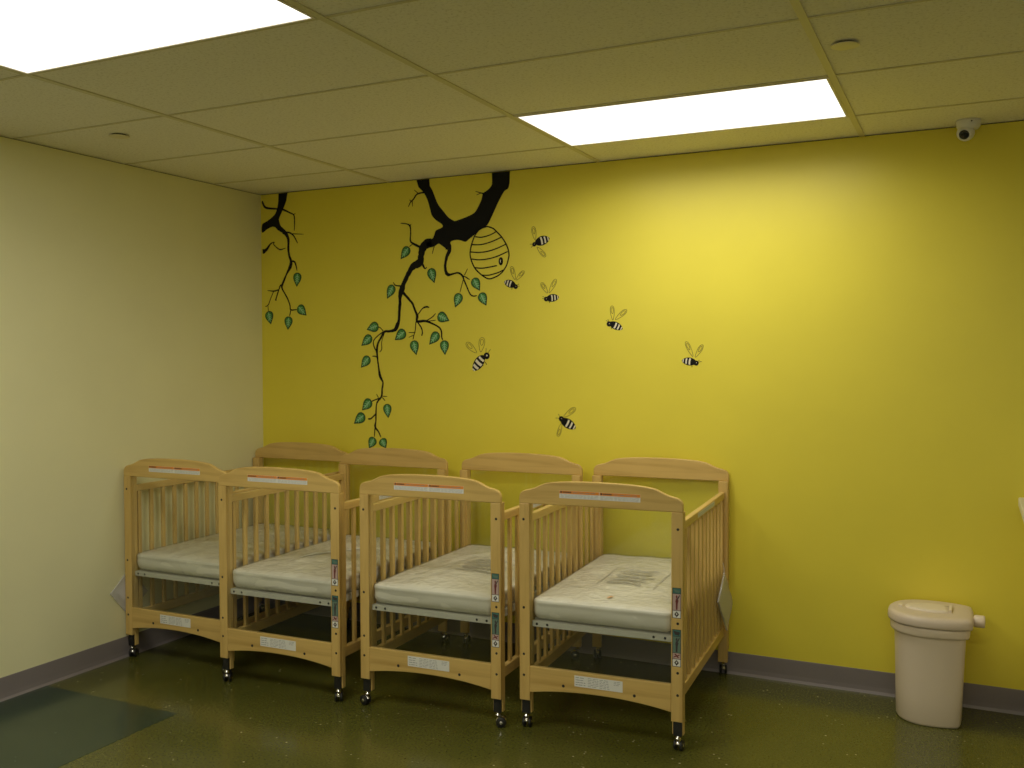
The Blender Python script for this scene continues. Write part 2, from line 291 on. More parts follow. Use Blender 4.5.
# fluorescent troffers
def troffer(x0, y1, label, strength, spread, group='fluorescent ceiling lights'):
    """x0: left grid line, y1: rear grid line (nearer the yellow wall)"""
    x1, y0 = x0 + 2*T, y1 - T
    t = empty('ceiling_light', ((x0+x1)/2, (y0+y1)/2, H)); tag(t, label, 'ceiling light', group)
    hx, hy = (x1-x0)/2-.0125, (y1-y0)/2-.0095
    f = MB(); w = .009
    f.box((-hx, -hy, -.006), (hx, -hy+w, -.0004)); f.box((-hx, hy-w, -.006), (hx, hy, -.0004))
    f.box((-hx, -hy+w, -.006), (-hx+w, hy-w, -.0004)); f.box((hx-w, -hy+w, -.006), (hx, hy-w, -.0004))
    f.build('light_frame', M['fixture'], t)
    d = MB(); d.box((-hx+w, -hy+w, -.0035), (hx-w, hy-w, -.0006)); d.build('diffuser', M['lit'], t)
    la = bpy.data.lights.new('tube_light', 'AREA'); la.shape = 'RECTANGLE'; la.size = 2*(hx-w)-.01; la.size_y = 2*(hy-w)-.01
    la.energy = strength; la.color = LAMP; la.spread = math.radians(spread)
    lo = bpy.data.objects.new('tube_light', la); C.objects.link(lo); lo.parent = t; lo.location = (0, 0, -.006)
    return t
troffer(GX+2*T, GY, 'lit rectangular ceiling light panel nearest the yellow wall', L_NEAR, 165)
troffer(GX, GY-3*T, 'lit rectangular ceiling light panel cut by the upper left edge of the photo', L_LEFT, 180)
for (x, k) in ((GX+4*T, 5), (GX+2*T, 8), (GX, 9), (GX+6*T, 9)):
    troffer(x, GY-k*T, 'lit ceiling light panel behind the viewer', L_REST, 172, 'ceiling lights behind the viewer')

# sprinkler cover discs
for (x, y, lab) in ((3.409, -1.316, 'round flat sprinkler cover in the ceiling tile right of the lit panel'), (.4615, -1.444, 'round flat sprinkler cover in the dim ceiling corner by the cream wall')):
    t = empty('sprinkler_cover', (x, y, H)); tag(t, lab, 'sprinkler cover', 'ceiling sprinkler covers')
    m = MB(); m.lathe([(0.0001, -.009), (.039, -.009), (.0415, -.0082), (.042, -.0068), (.040, -.006), (0.0001, -.006)], seg=40); m.build('cover_plate', M['disc'], t)
    m = MB(); m.lathe([(.030, -.006), (.030, 0)], seg=32); m.build('cup', M['gap'], t)

# turret security camera under the ceiling, against the yellow wall
t = empty('security_camera', (3.747, -.085, H)); tag(t, 'small white turret security camera with a black lens on the ceiling edge', 'security camera')
m = MB(); m.lathe([(.0, 0), (.047, 0), (.0475, -.010), (.044, -.026), (.036, -.036), (0, -.036)], seg=36); m.build('base', M['white_plastic'], t)
aim = Vector((-.22, -.86, -.46)).normalized(); q = aim.to_track_quat('Z', 'Y')
def turned(mb, c):
    mb.v = [tuple(q @ Vector(v) + Vector(c)) for v in mb.v]; return mb
bc = (-.010, -.006, -.050)
m = MB(); prof = [(.034*math.sin(a), -.034*math.cos(a)) for a in [PI*.0+PI*.72*i/14 for i in range(15)]]; prof[0] = (0.0001, -.034)
prof += [(.021, .0265), (.019, .024)]; m.lathe(prof, seg=32); turned(m, bc).build('eyeball', M['white_plastic'], t)
m = MB(); m.lathe([(.0195, .0235), (.0195, .025), (.010, .027), (.0001, .0285)], seg=28); ln = turned(m, bc).build('lens', M['lens'], t); ln['label'] = 'black round lens'
m = MB(); m.lathe([(.0001, -.0012), (.003, -.001), (.003, .001)], (.012, -.047, -.012), 'y', 10); m.build('screw', M['bolt'], t)

# ------------------------------------------------------------------ wall art on the yellow wall (flat vinyl, built as thin sheets)
def mmp(p): return (p[0]/1000, p[1]/1000)
def smooth_line(pts, n=4):
    out = []
    for i in range(len(pts)-1):
        p0 = pts[max(i-1, 0)]; p1 = pts[i]; p2 = pts[i+1]; p3 = pts[min(i+2, len(pts)-1)]
        for k in range(n):
            t = k/n; r = []
            for a, b_, c, d in zip(p0, p1, p2, p3):
                r.append(.5*((2*b_)+(-a+c)*t+(2*a-5*b_+4*c-d)*t*t+(-a+3*b_-3*c+d)*t**3))
            out.append(tuple(r))
    out.append(tuple(pts[-1])); return out
def ribbon(mb, pts, y0, y1, mi=0, closed=False):
    """pts: (x, z, width) in metres, drawn as a flat strip"""
    n = len(pts); L = []; R = []
    for i, (x, z, w) in enumerate(pts):
        a = pts[(i-1) % n] if closed else pts[max(i-1, 0)]; c = pts[(i+1) % n] if closed else pts[min(i+1, n-1)]
        dx, dz = c[0]-a[0], c[1]-a[1]; l = math.hypot(dx, dz) or 1
        nx, nz = -dz/l*w/2, dx/l*w/2
        L.append((x+nx, z+nz)); R.append((x-nx, z-nz))
    vs = [(p[0], y0, p[1]) for p in L] + [(p[0], y0, p[1]) for p in R] + [(p[0], y1, p[1]) for p in L] + [(p[0], y1, p[1]) for p in R]
    fs = []
    for i in range(n if closed else n-1):
        j = (i+1) % n
        fs += [(i, n+i, n+j, j), (2*n+i, 2*n+j, 3*n+j, 3*n+i), (i, j, 2*n+j, 2*n+i), (n+j, n+i, 3*n+i, 3*n+j)]
    if not closed: fs += [(0, 2*n, 3*n, n), (n-1, 2*n-1, 4*n-1, 3*n-1)]
    mb.add(vs, fs, mi)
YB, YA = -.0002, -.0010      # back and front of the vinyl sheet
random.seed(3)
def branch(name, poly, strokes, label):
    mb = MB(); pp = smooth_line([mmp(p) for p in poly] + [mmp(poly[0])], 3)[:-1]
    pp = [(x, min(z if z < 2.40 else z+.12, H-.0055)) for x, z in pp]
    mb.prism_y(pp, YA, YB)
    for k, s in enumerate(strokes):
        pts = [(x/1000, z/1000, w/1000) for x, z, w in s]; pts = smooth_line(pts, 4)
        big = max(p[2] for p in pts) > .009
        out = []
        for i, (x, z, w) in enumerate(pts):
            j = w*.045 if big else w*.08
            out.append((x+random.uniform(-j, j), z+random.uniform(-j, j), max(w*random.uniform(.92, 1.12), .0022)))
        out[-1] = (out[-1][0], out[-1][1], out[-1][2]*.5)
        e = .00001*(k+1); ribbon(mb, out, YA-e, YB)
    o = mb.build(name, M['mural_black']); return tag(o, label, 'wall decal')
def leaf(parent, x0, z0, x1, z1, w):
    x0, z0, x1, z1, w = [v/1000 for v in (x0, z0, x1, z1, w)]
    dx, dz = x1-x0, z1-z0; L = math.hypot(dx, dz); ux, uz = dx/L, dz/L; nx, nz = -uz, ux
    def prof(t): return w/2*(math.sin(PI*min(1, (t*.98+.02))**.62)**.9)*(1.0 if t < .6 else 1.0-.25*(t-.6)/.4)
    def outline(k, o0, o1):
        ts = [i/11 for i in range(12)]; A = []; B = []
        for t in ts:
            tt = o0+(o1-o0)*t; a = (x0+ux*L*tt, z0+uz*L*tt); p = prof(t)*k
            A.append((a[0]+nx*p, a[1]+nz*p)); B.append((a[0]-nx*p, a[1]-nz*p))
        return A + B[::-1][1:-1] if False else A[:-1] + [(x0+ux*L*o1, z0+uz*L*o1)] + B[::-1][1:]
    mb = MB(); mb.prism_y(outline(1, 0, 1), YA-.0004, YB, 0); mb.prism_y(outline(.76, .07, .86), YA-.0008, YA-.0003, 1)
    def pt(t, s): return (x0+ux*L*t+nx*s, z0+uz*L*t+nz*s)
    def line(p, q, wd): ribbon(mb, [(p[0], p[1], wd), ((p[0]+q[0])/2, (p[1]+q[1])/2, wd*1.0), (q[0], q[1], wd*.5)], YA-.0012, YA-.0006, 2)
    line(pt(.10, 0), pt(.82, 0), .0062)
    for t in (.2, .36, .52):
        for s in (-1, 1): line(pt(t, 0), pt(t+.16, s*w*.28*(1-.4*t)), .0042)
    return mb.build('leaf', [M['leaf_dark'], M['leaf'], M['leaf_vein']], parent)
br = branch('branch_decal', BRANCH_POLY, BRANCH_STROKES, 'large black forked branch decal with hanging leafy twig left of the beehive')
for l in BRANCH_LEAVES: leaf(br, *l)
tw = branch('branch_decal', TWIG_POLY, TWIG_STROKES, 'smaller black branch decal with four leaves in the wall corner')
for l in TWIG_LEAVES: leaf(tw, *l)
# beehive outline
mb = MB(); LWD = .0068
ribbon(mb, [(*p, LWD) for p in smooth_line([mmp(p) for p in HIVE] + [mmp(HIVE[0])], 4)[:-1]], YA, YB, 0, True)
for k, bd in enumerate(HIVE_BANDS):
    ribbon(mb, [(*p, LWD*.9) for p in smooth_line([mmp(p) for p in bd], 4)], YA-.00003*(k+1), YB)
hive = mb.build('beehive_decal', M['mural_black']); tag(hive, 'black outline beehive decal hanging under the large branch', 'wall decal')
mb = MB(); hx, hz = mmp(HIVE_HOLE); ell = lambda rx, rz, n=20: [(hx+rx*math.cos(2*PI*i/n), hz+rz*math.sin(2*PI*i/n)) for i in range(n)]
mb.prism_y(ell(.0125, .021), YA-.0004, YB); mb.prism_y([(x-.002, z+.001) for x, z in ell(.0022, .008)], YA-.0006, YA-.0003, 1)
mb.build('hive_hole', [M['mural_black'], M['bee_pale']], hive)
# bees
BEE_LABELS = ['largest striped bee decal, left of centre, below the beehive', 'bee decal with wings spread up and down, highest of the swarm, right of the beehive',
    'small bee decal just under the lower right of the beehive', 'bee decal facing left, second right of the beehive below the highest bee',
    'bee decal with raised wings facing left, between the beehive swarm and the rightmost bee', 'rightmost bee decal, facing right',
    'lowest bee decal, facing left, just above the crib headboards']
for bi, (hc, hr, a, e, w, wings, ants, legs) in enumerate(BEES):
    s = lambda p: (p[0]/1000, p[1]/1000)
    hc, a, e = s(hc), s(a), s(e); hr /= 1000; w /= 1000; a = (a[0]-(e[0]-a[0])*.10, a[1]-(e[1]-a[1])*.10)
    hr *= 1.0 if bi == 0 else 1.12
    root = empty('bee_decal', (hc[0], 0, hc[1])); tag(root, BEE_LABELS[bi], 'wall decal', 'bee decals on the yellow wall')
    rel = lambda p: (p[0]-hc[0], p[1]-hc[1])
    a, e = rel(a), rel(e); L = math.hypot(e[0]-a[0], e[1]-a[1]); ux, uz = (e[0]-a[0])/L, (e[1]-a[1])/L; nx, nz = -uz, ux
    P_ = lambda t, q: (a[0]+ux*L*t+nx*q, a[1]+uz*L*t+nz*q)
    hw = lambda t: w/2*max(0, math.sin(PI*min(1, max(0, t))**.85))**.6 * (.80+.20*t)
    mb = MB(); ts = [i/18 for i in range(19)]
    mb.prism_y([P_(t, hw(t)) for t in ts] + [P_(t, -hw(t)) for t in ts[::-1][1:-1]], YA, YB, 0)
    bands = [(.17, .29), (.41, .56), (.67, .80), (.89, .955)] if bi == 0 else [(.40, .51), (.63, .73), (.85, .92)]
    for (t0, t1) in bands:
        tt = [t0+(t1-t0)*i/4 for i in range(5)]
        bow = lambda t, q: P_(t+.05*(1-(q/(w/2))**2)-.03, q)
        qs = [-.80, -.5, 0, .5, .80]
        mb.prism_y([bow(t0, hw((t0+t1)/2)*q) for q in qs] + [bow(t1, hw((t0+t1)/2)*q) for q in qs[::-1]], YA-.0005, YA, 1)
    mb.build('body', [M['mural_black'], M['bee_pale']], root)
    mb = MB(); mb.prism_y([(hr*math.cos(2*PI*i/18), hr*math.sin(2*PI*i/18)) for i in range(18)], YA-.0003, YB, 0)
    mb.prism_y([(hr*.1+(hr*.28 if bi == 0 else hr*.14)*math.cos(2*PI*i/10), hr*.1+(hr*.28 if bi == 0 else hr*.14)*math.sin(2*PI*i/10)) for i in range(10)], YA-.0006, YA-.0003, 1)
    hd = mb.build('head', [M['mural_black'], M['bee_pale']], root)
    for l in ants:
        m2 = MB(); p0, p1 = rel(s(l[0])), rel(s(l[1])); ribbon(m2, [(*p0, .0024), ((p0[0]+p1[0])/2, (p0[1]+p1[1])/2+.001, .0022), (*p1, .003)], YA, YB); m2.build('antenna', M['wing_line'], hd)
    for l in legs:
        m2 = MB(); p0, p1 = rel(s(l[0])), rel(s(l[1])); ribbon(m2, [(*p0, .0030), (*p1, .0022)], YA, YB); m2.build('leg', M['mural_black'], root)
    for (p0, p1, ww) in wings:
        p0, p1 = rel(s(p0)), rel(s(p1)); ww /= 1000; l = math.hypot(p1[0]-p0[0], p1[1]-p0[1]); vx, vz = (p1[0]-p0[0])/l, (p1[1]-p0[1])/l
        def loop(k, t0, t1):
            pts = []
            for i in range(26):
                an = 2*PI*i/26; t = t0+(t1-t0)*(.5-.5*math.cos(an)); q = k*ww/2*math.sin(an)*(.55+.75*(t))
                pts.append((p0[0]+vx*l*t-vz*q, p0[1]+vz*l*t+vx*q, .0021))
            return pts
        m2 = MB(); ribbon(m2, loop(1, 0, 1), YA, YB, 0, True); ribbon(m2, loop(.5, .45, .88), YA-.0001, YB, 0, True)
        m2.build('wing', M['wing_line'], root)

# ------------------------------------------------------------------ cribs
W2, LY = .328, .490            # half width, half length
PW, PD = .044, .042            # post width (x) and depth (y)
def header_profile():
    half = [(W2, .903), (W2, .925), (.3265, .936), (.322, .945), (.314, .952), (.303, .9565), (.290, .9595), (.277, .9625), (.264, .967), (.250, .9735), (.236, .980), (.222, .9855), (.205, .9895), (.175, .9935), (.13, .997), (.07, .9993), (0, 1.0)]
    return half + [(-x, z) for x, z in half[::-1][1:]]
def rail_profile():
    xi = W2-PW; pts = [(-xi, .256), (-xi, .151)]
    n = 20
    for i in range(1, n):
        t = -1+2*i/n; pts.append((xi*t, .151+.024*(1-abs(t)**2.2)))
    return pts + [(xi, .151), (xi, .256)]
def text_rows(mb, x0, x1, z0, z1, rows, y, mi, seed, cols=1):
    r = random.Random(seed)
    for c in range(cols):
        a = x0+(x1-x0)*c/cols+.002; bb = x0+(x1-x0)*(c+1)/cols-.002
        for k in range(rows):
            z = z1-(z1-z0)*(k+.5)/rows; h = (z1-z0)/rows*.26; x = a
            while x < bb-.006:
                l = r.uniform(.006, .018); e = min(x+l, bb)
                mb.box((x, y-.00012, z-h/2), (e, y, z+h/2), mi); x = e+r.uniform(.002, .005)
            if r.random() < .3: pass

def build_crib():
    root = empty('crib')
    for sy in (-1, 1):
        front = sy < 0
        yo = sy*LY; yi = sy*(LY-.020)
        y0, y1 = min(yo, yi), max(yo, yi)
        m = MB(); m.prism_y(header_profile(), y0, y1)
        hd = m.build('top_rail', M['wood_x'], root, .004, 3)
        if front:
            m = MB(); yf = y0-.0004
            m.box((-.158, yf, .9325), (.166, y0, .9625), 0)
            m.box((-.1575, yf-.0002, .9505), (.0035, yf, .962), 1); m.box((.0055, yf-.0002, .9505), (.1655, yf, .962), 1)
            for xa in (-.154, .009):
                m.box((xa, yf-.0004, .953), (xa+.007, yf-.0002, .960), 2)
                for k in range(5): m.box((xa+.011+k*.007, yf-.0004, .9535), (xa+.0162+k*.007, yf-.0002, .9592), 2)
                for k in range(4): m.box((xa+.052+k*.024, yf-.0004, .955), (xa+.071+k*.024, yf-.0002, .957), 3)
            text_rows(m, -.155, .002, .934, .9495, 4, yf, 3, 1, 1); text_rows(m, .007, .163, .934, .9495, 4, yf, 3, 2, 1)
            w = m.build('warning_label', [M['paper'], M['orange'], M['dark_ink'], M['ink']], hd); w['label'] = 'orange and white printed warning strip'
        for sx in (-1, 1):
            xa, xb = sorted((sx*W2, sx*(W2-PW)))
            m = MB(); ya, yb = sorted((sy*LY, sy*(LY-.019))); m.box((xa, ya, .117), (xb, yb, .9035))
            ya, yb = sorted((sy*(LY-.0195), sy*(LY-PD))); m.box((xa, ya, .062), (xb, yb, .9035))
            post = m.build('post', M['wood_z'], root, .0025, 2)
            for z in (.84, .488, .302, .218):
                m = MB(); m.lathe([(.0001, -.0016), (.0042, -.0014), (.0052, -.0004), (.0052, .004)], (sx*.309, -LY if front else LY, z), 'y', 14)
                if not front: m.v = [(x, 2*LY-y, z_) for x, y, z_ in m.v]; m.f = [f[::-1] for f in m.f]
                m.build('bolt', M['bolt'], post)
            if front and sx > 0:
                for (z0, z1, kind) in ((.508, .622, 0), (.326, .466, 1)):
                    m = MB(); yf = -LY-.0003; x0, x1 = .2885, .3215
                    m.box((x0, yf, z0), (x1, -LY, z1), 0)
                    y2 = yf-.0002; y3 = yf-.0004; bz = z0+.029
                    m.box((x0+.002, y2, z0+.002), (x1-.002, yf, bz-.001), 1)                              # white square
                    cx, cz = (x0+x1)/2, z0+.015
                    m.prism_y([(cx-.009, cz), (cx, cz-.011), (cx+.009, cz), (cx, cz+.011)], y3, y2, 0)
                    m.prism_y([(cx-.003, cz+.001), (cx, cz-.003), (cx+.003, cz+.001), (cx, cz+.005)], y3-.0002, y3, 1)
                    if kind:
                        m.box((x0+.002, y2, bz+.001), (x1-.002, yf, bz+.022), 4); m.prism_y([(x0+.004, bz+.004), (x1-.006, bz+.014), (x1-.004, bz+.019), (x0+.006, bz+.009)], y3, y2, 3)
                        m.prism_y([(x0+.008, bz+.018), (x0+.013, bz+.020), (x1-.007, bz+.006), (x1-.012, bz+.004)], y3, y2, 3)
                        bz += .023
                    top = z1-.022 if not kind else z1-.026
                    m.box((x0+.002, y2, bz+.001), (x1-.002, yf, top-.001), 4 if not kind else 5)
                    m.box((x0+.002, y2, top+.001), (x1-.002, yf, z1-.002), 2)
                    # a standing figure with raised arm, and a dark wedge above it
                    h = top-bz; f = lambda u, v: (x0+.004+(x1-x0-.008)*u, bz+.003+(h-.006)*v)
                    col = 3 if not kind else 0
                    m.prism_y([f(.38, 0), f(.62, 0), f(.66, .42), f(.80, .62), f(.62, .66), f(.56, .74), f(.40, .74), f(.30, .55), f(.36, .4)], y3, y2, col)
                    m.prism_y([f(.40, .76), f(.60, .76), f(.64, .88), f(.5, .97), f(.36, .88)], y3, y2, col)
                    m.prism_y([f(.60, .60), f(.98, .92), f(.90, 1.0), f(.55, .72)], y3-.0001, y2, 0)
                    m.prism_y([(x0+.004, z1-.005), (x1-.004, z1-.010), (x1-.008, top+.004), (x0+.010, top+.006)], y3, y2, 0 if kind else 6)
                    st = m.build('pictogram_sticker', [M['dark_ink'], M['paper'], M['teal'], M['red'], M['pink'], M['green_ink'], M['green_ink']], post)
                    st['label'] = 'small pictogram sticker with a red figure' if not kind else 'small pictogram sticker with a dark figure on green'
        m = MB(); m.prism_y(rail_profile(), y0+sy*0, y1)
        br_ = m.build('bottom_rail', M['wood_x'], root, .0025, 2)
        if front:
            for x in (-.143, .143):
                m = MB(); m.lathe([(.0001, -.0016), (.0048, -.0014), (.006, -.0004), (.006, .004)], (x, -LY, .1945), 'y', 14); m.build('bolt', M['bolt'], br_)
            m = MB(); yf = y0-.0004; m.box((-.097, yf, .200), (.097, y0, .243), 0)
            text_rows(m, -.094, -.05, .203, .240, 4, yf, 1, 5); text_rows(m, -.044, .05, .203, .240, 6, yf, 1, 6, 2); text_rows(m, .06, .094, .222, .240, 3, yf, 1, 7)
            lb = m.build('paper_label', [M['paper'], M['ink']], br_); lb['label'] = 'white printed label'
        ya, yb = sorted((sy*(LY-.006), sy*(LY-.0095)))
        m = MB(); m.box((-(W2-PW)+.0005, ya, .2565), ((W2-PW)-.0005, yb, .9025)); cp = m.build('clear_panel', M['acrylic'], root); cp['label'] = 'clear acrylic end panel'
    for sx in (-1, 1):
        x0, x1 = sorted((sx*.3135, sx*.2905)); yy = LY-PD
        m = MB(); m.box((x0, -yy, .823), (x1, yy, .856)); ur = m.build('side_rail', M['wood_y'], root, .004, 3)
        if sx > 0:
            m = MB(); m.box((x1, -.15, .830), (x1+.0004, .20, .849), 0)
            for k in range(22): m.box((x1+.0004, -.140+k*.015, .834), (x1+.0006, -.130+k*.015, .836), 1); m.box((x1+.0004, -.140+k*.015, .841), (x1+.0006, -.131+k*.015, .844), 1)
            lb = m.build('rail_label', [M['paper'], M['ink']], ur); lb['label'] = 'white printed label'
        m = MB(); m.box((x0, -yy, .184), (x1, yy, .230)); m.build('side_rail', M['wood_y'], root, .004, 3)
        for k in range(12):
            y = -.42+.86*k/11; xc = (x0+x1)/2
            m = MB(); m.box((xc-.007, y-.0105, .228), (xc+.007, y+.0105, .825)); m.build('slat', M['wood_z'], root, .003, 2)
    # white steel mattress support
    m = MB(); xi = W2-PW-.003
    for sy in (-1, 1):
        ya, yb = sorted((sy*.4685, sy*.4655)); m.box((-xi, ya, .4105), (xi, yb, .4325)); ya, yb = sorted((sy*.4655, sy*.435)); m.box((-xi, ya, .4295), (xi, yb, .4325))
    for sx in (-1, 1):
        xa, xb = sorted((sx*(xi-.003), sx*xi)); m.box((xa, -.459, .4105), (xb, .459, .4295))
    m.box((-xi, -.435, .4295), (xi, .435, .4385))
    sup = m.build('mattress_support', M['steel'], root); sup['label'] = 'white steel mattress support'
    for x in (-.262, -.218, .212, .256):
        m = MB(); m.lathe([(.0001, -.0006), (.0052, -.0005), (.0055, .001)], (x, -.4685, .4215), 'y', 12); m.build('bolt', M['bolt'], sup)
    # casters
    for sx in (-1, 1):
        for sy in (-1, 1):
            px, py = sx*(W2-PW/2), sy*(LY-.020)
            c = MB(); ya, yb = sorted((sy*(LY-.0192), sy*(LY-.012))); ya -= py; yb -= py
            c.box((-.0165, ya, .060), (.0165, yb, .1165), 0)
            c.lathe([(.0001, .0), (.0045, .0005), (.006, .003), (.006, .006)], (0, 0, 0), 'z', 12, 1)
            n = 12*4; vs = c.v[-n:]; c.v[-n:] = [(x, (ya-z if sy < 0 else yb+z)+(.003 if sy < 0 else -.003), .098+y) for x, y, z in vs]
            c.lathe([(.007, .072), (.007, .052), (.012, .051), (.012, .047), (.0001, .0465)], (0, 0, 0), 'z', 16, 1)
            o = c.build('caster', [M['black'], M['chrome']], root); o.location = (px, py, 0)
            h = MB(); r = .0235
            arc = [(r*math.cos(a), r*math.sin(a)) for a in [math.radians(20+14*i) for i in range(11)]]
            vs = []; fs = []
            for i, (u, z) in enumerate(arc):
                for k in range(5):
                    xx = -.008+.016*k/4; rr = 1-.18*(abs(k-2)/2)**2
                    vs.append((xx, .012+u*rr, .0205+z*rr))
            for i in range(10):
                for k in range(4): fs.append((i*5+k, i*5+k+1, (i+1)*5+k+1, (i+1)*5+k))
            h.add(vs, fs, 0, True); h.build('hood', M['chrome'], o)
            for s in (-1, 1):
                wv = MB(); prof = [(.0001, s*.0175), (.009, s*.0175), (.011, s*.0165), (.0185, s*.0168), (.0205, s*.0145), (.0205, s*.0078), (.018, s*.0065), (.0001, s*.0065)]
                wv.lathe(prof if s < 0 else prof, (0, .012, .0205), 'x', 24, 0)
                hub = [(.0001, s*.0185), (.006, s*.0182), (.007, s*.0172)]; wv.lathe(hub, (0, .012, .0205), 'x', 16, 1)
                wv.build('wheel', [M['black'], M['chrome']], o)
    return root

crib0 = build_crib()
CRIBS = [((.339, -.552, 0), .004, 'light wood crib in the corner against the cream wall, leftmost of the row'),
         ((1.013, -.6272, 0), .0206, 'light wood crib second from the cream wall, its front posts overlapping the corner crib'),
         ((1.748, -.5815, 0), .0357, 'light wood crib third from the cream wall, second from the bin'),
         ((2.4575, -.512, 0), .0532, 'light wood crib at the right end of the row, nearest the beige bin')]
SPIN = {0: (.3, -.5, 1.2, .6), 1: (.4, 1.0, .5, -.3), 2: (1.35, .2, -1.15, 2.0), 3: (.15, .5, -.12, .3)}
cribs = []
for i, (loc, rz, lab) in enumerate(CRIBS):
    r = crib0
    if i:
        r = crib0.copy(); C.objects.link(r)
        for ch in list(crib0.children): link_copy(ch, r)
    cribs.append(r)
for i, (loc, rz, lab) in enumerate(CRIBS):
    r = cribs[i]; r.location = loc; r.rotation_euler = (0, 0, rz); tag(r, lab, 'crib', 'light wood cribs in a row')
    cs = [c for c in r.children if c.name.split('.')[0] == 'caster']
    for c, a in zip(cs, SPIN[i]):
        # swivel only the wheels and hood, the mounting plate stays on the post
        for g in c.children: g.rotation_euler = (0, 0, a)

# ------------------------------------------------------------------ mattresses in clear plastic
MHX, MHY, MZ0, MZ1 = .2805, .4655, .4395, .521
def mattress_fn(seed, puff=0.0, wr=1.0):
    off = Vector((seed*7.3, seed*3.1, seed*1.7))
    def pos(ang_u, ring):
        pass
    def top(x, y):
        e = min(MHX-abs(x), MHY-abs(y))
        crown = .020*(1-(x/MHX)**2)*(1-(y/MHY)**4)
        n = mnoise.noise(Vector((x*5, y*4, 0))+off)*.005 + mnoise.noise(Vector((x*16, y*9, 2))+off)*.0026*wr + abs(mnoise.noise(Vector((x*11+y*6, y*9-x*4, 5))+off))*.0042*wr
        return MZ1 + crown + n*min(1, max(0, e)/.03) + puff
    return top
def build_mattress(seed, loc, rz, label):
    root = empty('mattress', loc, rz); tag(root, label, 'mattress', 'plastic wrapped crib mattresses')
    def shell(puff, wr, name, mat):
        top = mattress_fn(seed, puff, wr); off = Vector((seed*2.3, 9, puff*50))
        m = MB(); hx, hy = MHX+puff*.6, MHY+puff*.6; rc = .03; N = 30
        def plan(u, k):
            # rounded rectangle at perimeter parameter u, inset k
            per = [(hx, -hy, 0)]; 
            return None
        nx, ny = 44, 64
        def f(s, t): # s,t in -1..1 mapped to rounded rect
            x, y = s*hx, t*hy
            cx, cy = max(0, abs(x)-(hx-rc)), max(0, abs(y)-(hy-rc))
            if cx > 0 and cy > 0:
                d = math.hypot(cx, cy); mx = max(cx, cy)
                k = mx/d; x = math.copysign(hx-rc+cx*k, x); y = math.copysign(hy-rc+cy*k, y)
            return x, y
        def ptop(a, c):
            x, y = f(-1+2*a, -1+2*c); e = min((1-abs(-1+2*a))*hx, (1-abs(-1+2*c))*hy); z = top(x, y)
            if e < .012: z -= .006*(1-max(0, e)/.012)**2
            return (x, y, z)
        m.grid(ptop, nx, ny)
        ring = [(-1+2*i/nx, -1) for i in range(nx)] + [(1, -1+2*j/ny) for j in range(ny)] + [(1-2*i/nx, 1) for i in range(nx)] + [(-1, 1-2*j/ny) for j in range(ny)]
        K = 12; vs = []; nR = len(ring)
        for (s, t) in ring:
            x, y = f(s, t); zt = top(x, y)-.006; nv = Vector((x, y)); 
            d = Vector((s if abs(s) == 1 else 0, t if abs(t) == 1 else 0)); d.normalize()
            for k in range(K+1):
                q = k/K; z = zt+(MZ0-puff*.0-zt)*q
                bul = .004*math.sin(PI*q) + .0045*math.exp(-((q-.10)/.09)**2) + wr*.0045*mnoise.noise(Vector((x*9, y*9, z*26))+off)*math.sin(PI*q) - .016*q**7
                vs.append((x+d.x*bul, y+d.y*bul, z))
        fs = []
        for i in range(nR):
            j = (i+1) % nR
            for k in range(K): fs.append((i*(K+1)+k, i*(K+1)+k+1, j*(K+1)+k+1, j*(K+1)+k))
        m.add(vs, fs, 0, True)
        n0 = len(m.v); vb = [vs[i*(K+1)+K] for i in range(nR)]; m.add(vb, [tuple(range(nR))[::-1]], 0)
        o = m.build(name, mat, root)
        bm = bmesh.new(); bm.from_mesh(o.data); bmesh.ops.remove_doubles(bm, verts=bm.verts[:], dist=.0004); bmesh.ops.recalc_face_normals(bm, faces=bm.faces[:]); bm.to_mesh(o.data); bm.free()
        return o
    shell(0, .5, 'pad', M['mattress'])
    wrp = shell(.0035, 1.9, 'plastic_wrap', M['wrap']); wrp['label'] = 'clear wrinkled plastic wrap'
    # printed notice on the wrap
    top = mattress_fn(seed, .0035, 1.9); r = random.Random(seed); m = MB()
    def strip(xa, ya, xb, yb, w, mi):
        n = 8; dx, dy = xb-xa, yb-ya; l = math.hypot(dx, dy); px, py = -dy/l*w/2, dx/l*w/2
        vs = []
        for i in range(n+1):
            x, y = xa+dx*i/n, ya+dy*i/n
            for s in (-1, 1): vs.append((x+px*s, y+py*s, top(x+px*s, y+py*s)+.0012))
        m.add(vs, [(2*i, 2*i+1, 2*i+3, 2*i+2)[::-1] for i in range(n)], mi)
    return root, strip, m, r
MLAB = ['white plastic wrapped mattress in the corner crib by the cream wall', 'white plastic wrapped mattress in the second crib, with a painted glint on a fold of plastic',
        'white plastic wrapped mattress in the third crib, grey print partly behind the post', 'white plastic wrapped mattress in the crib nearest the bin, full grey print in view']
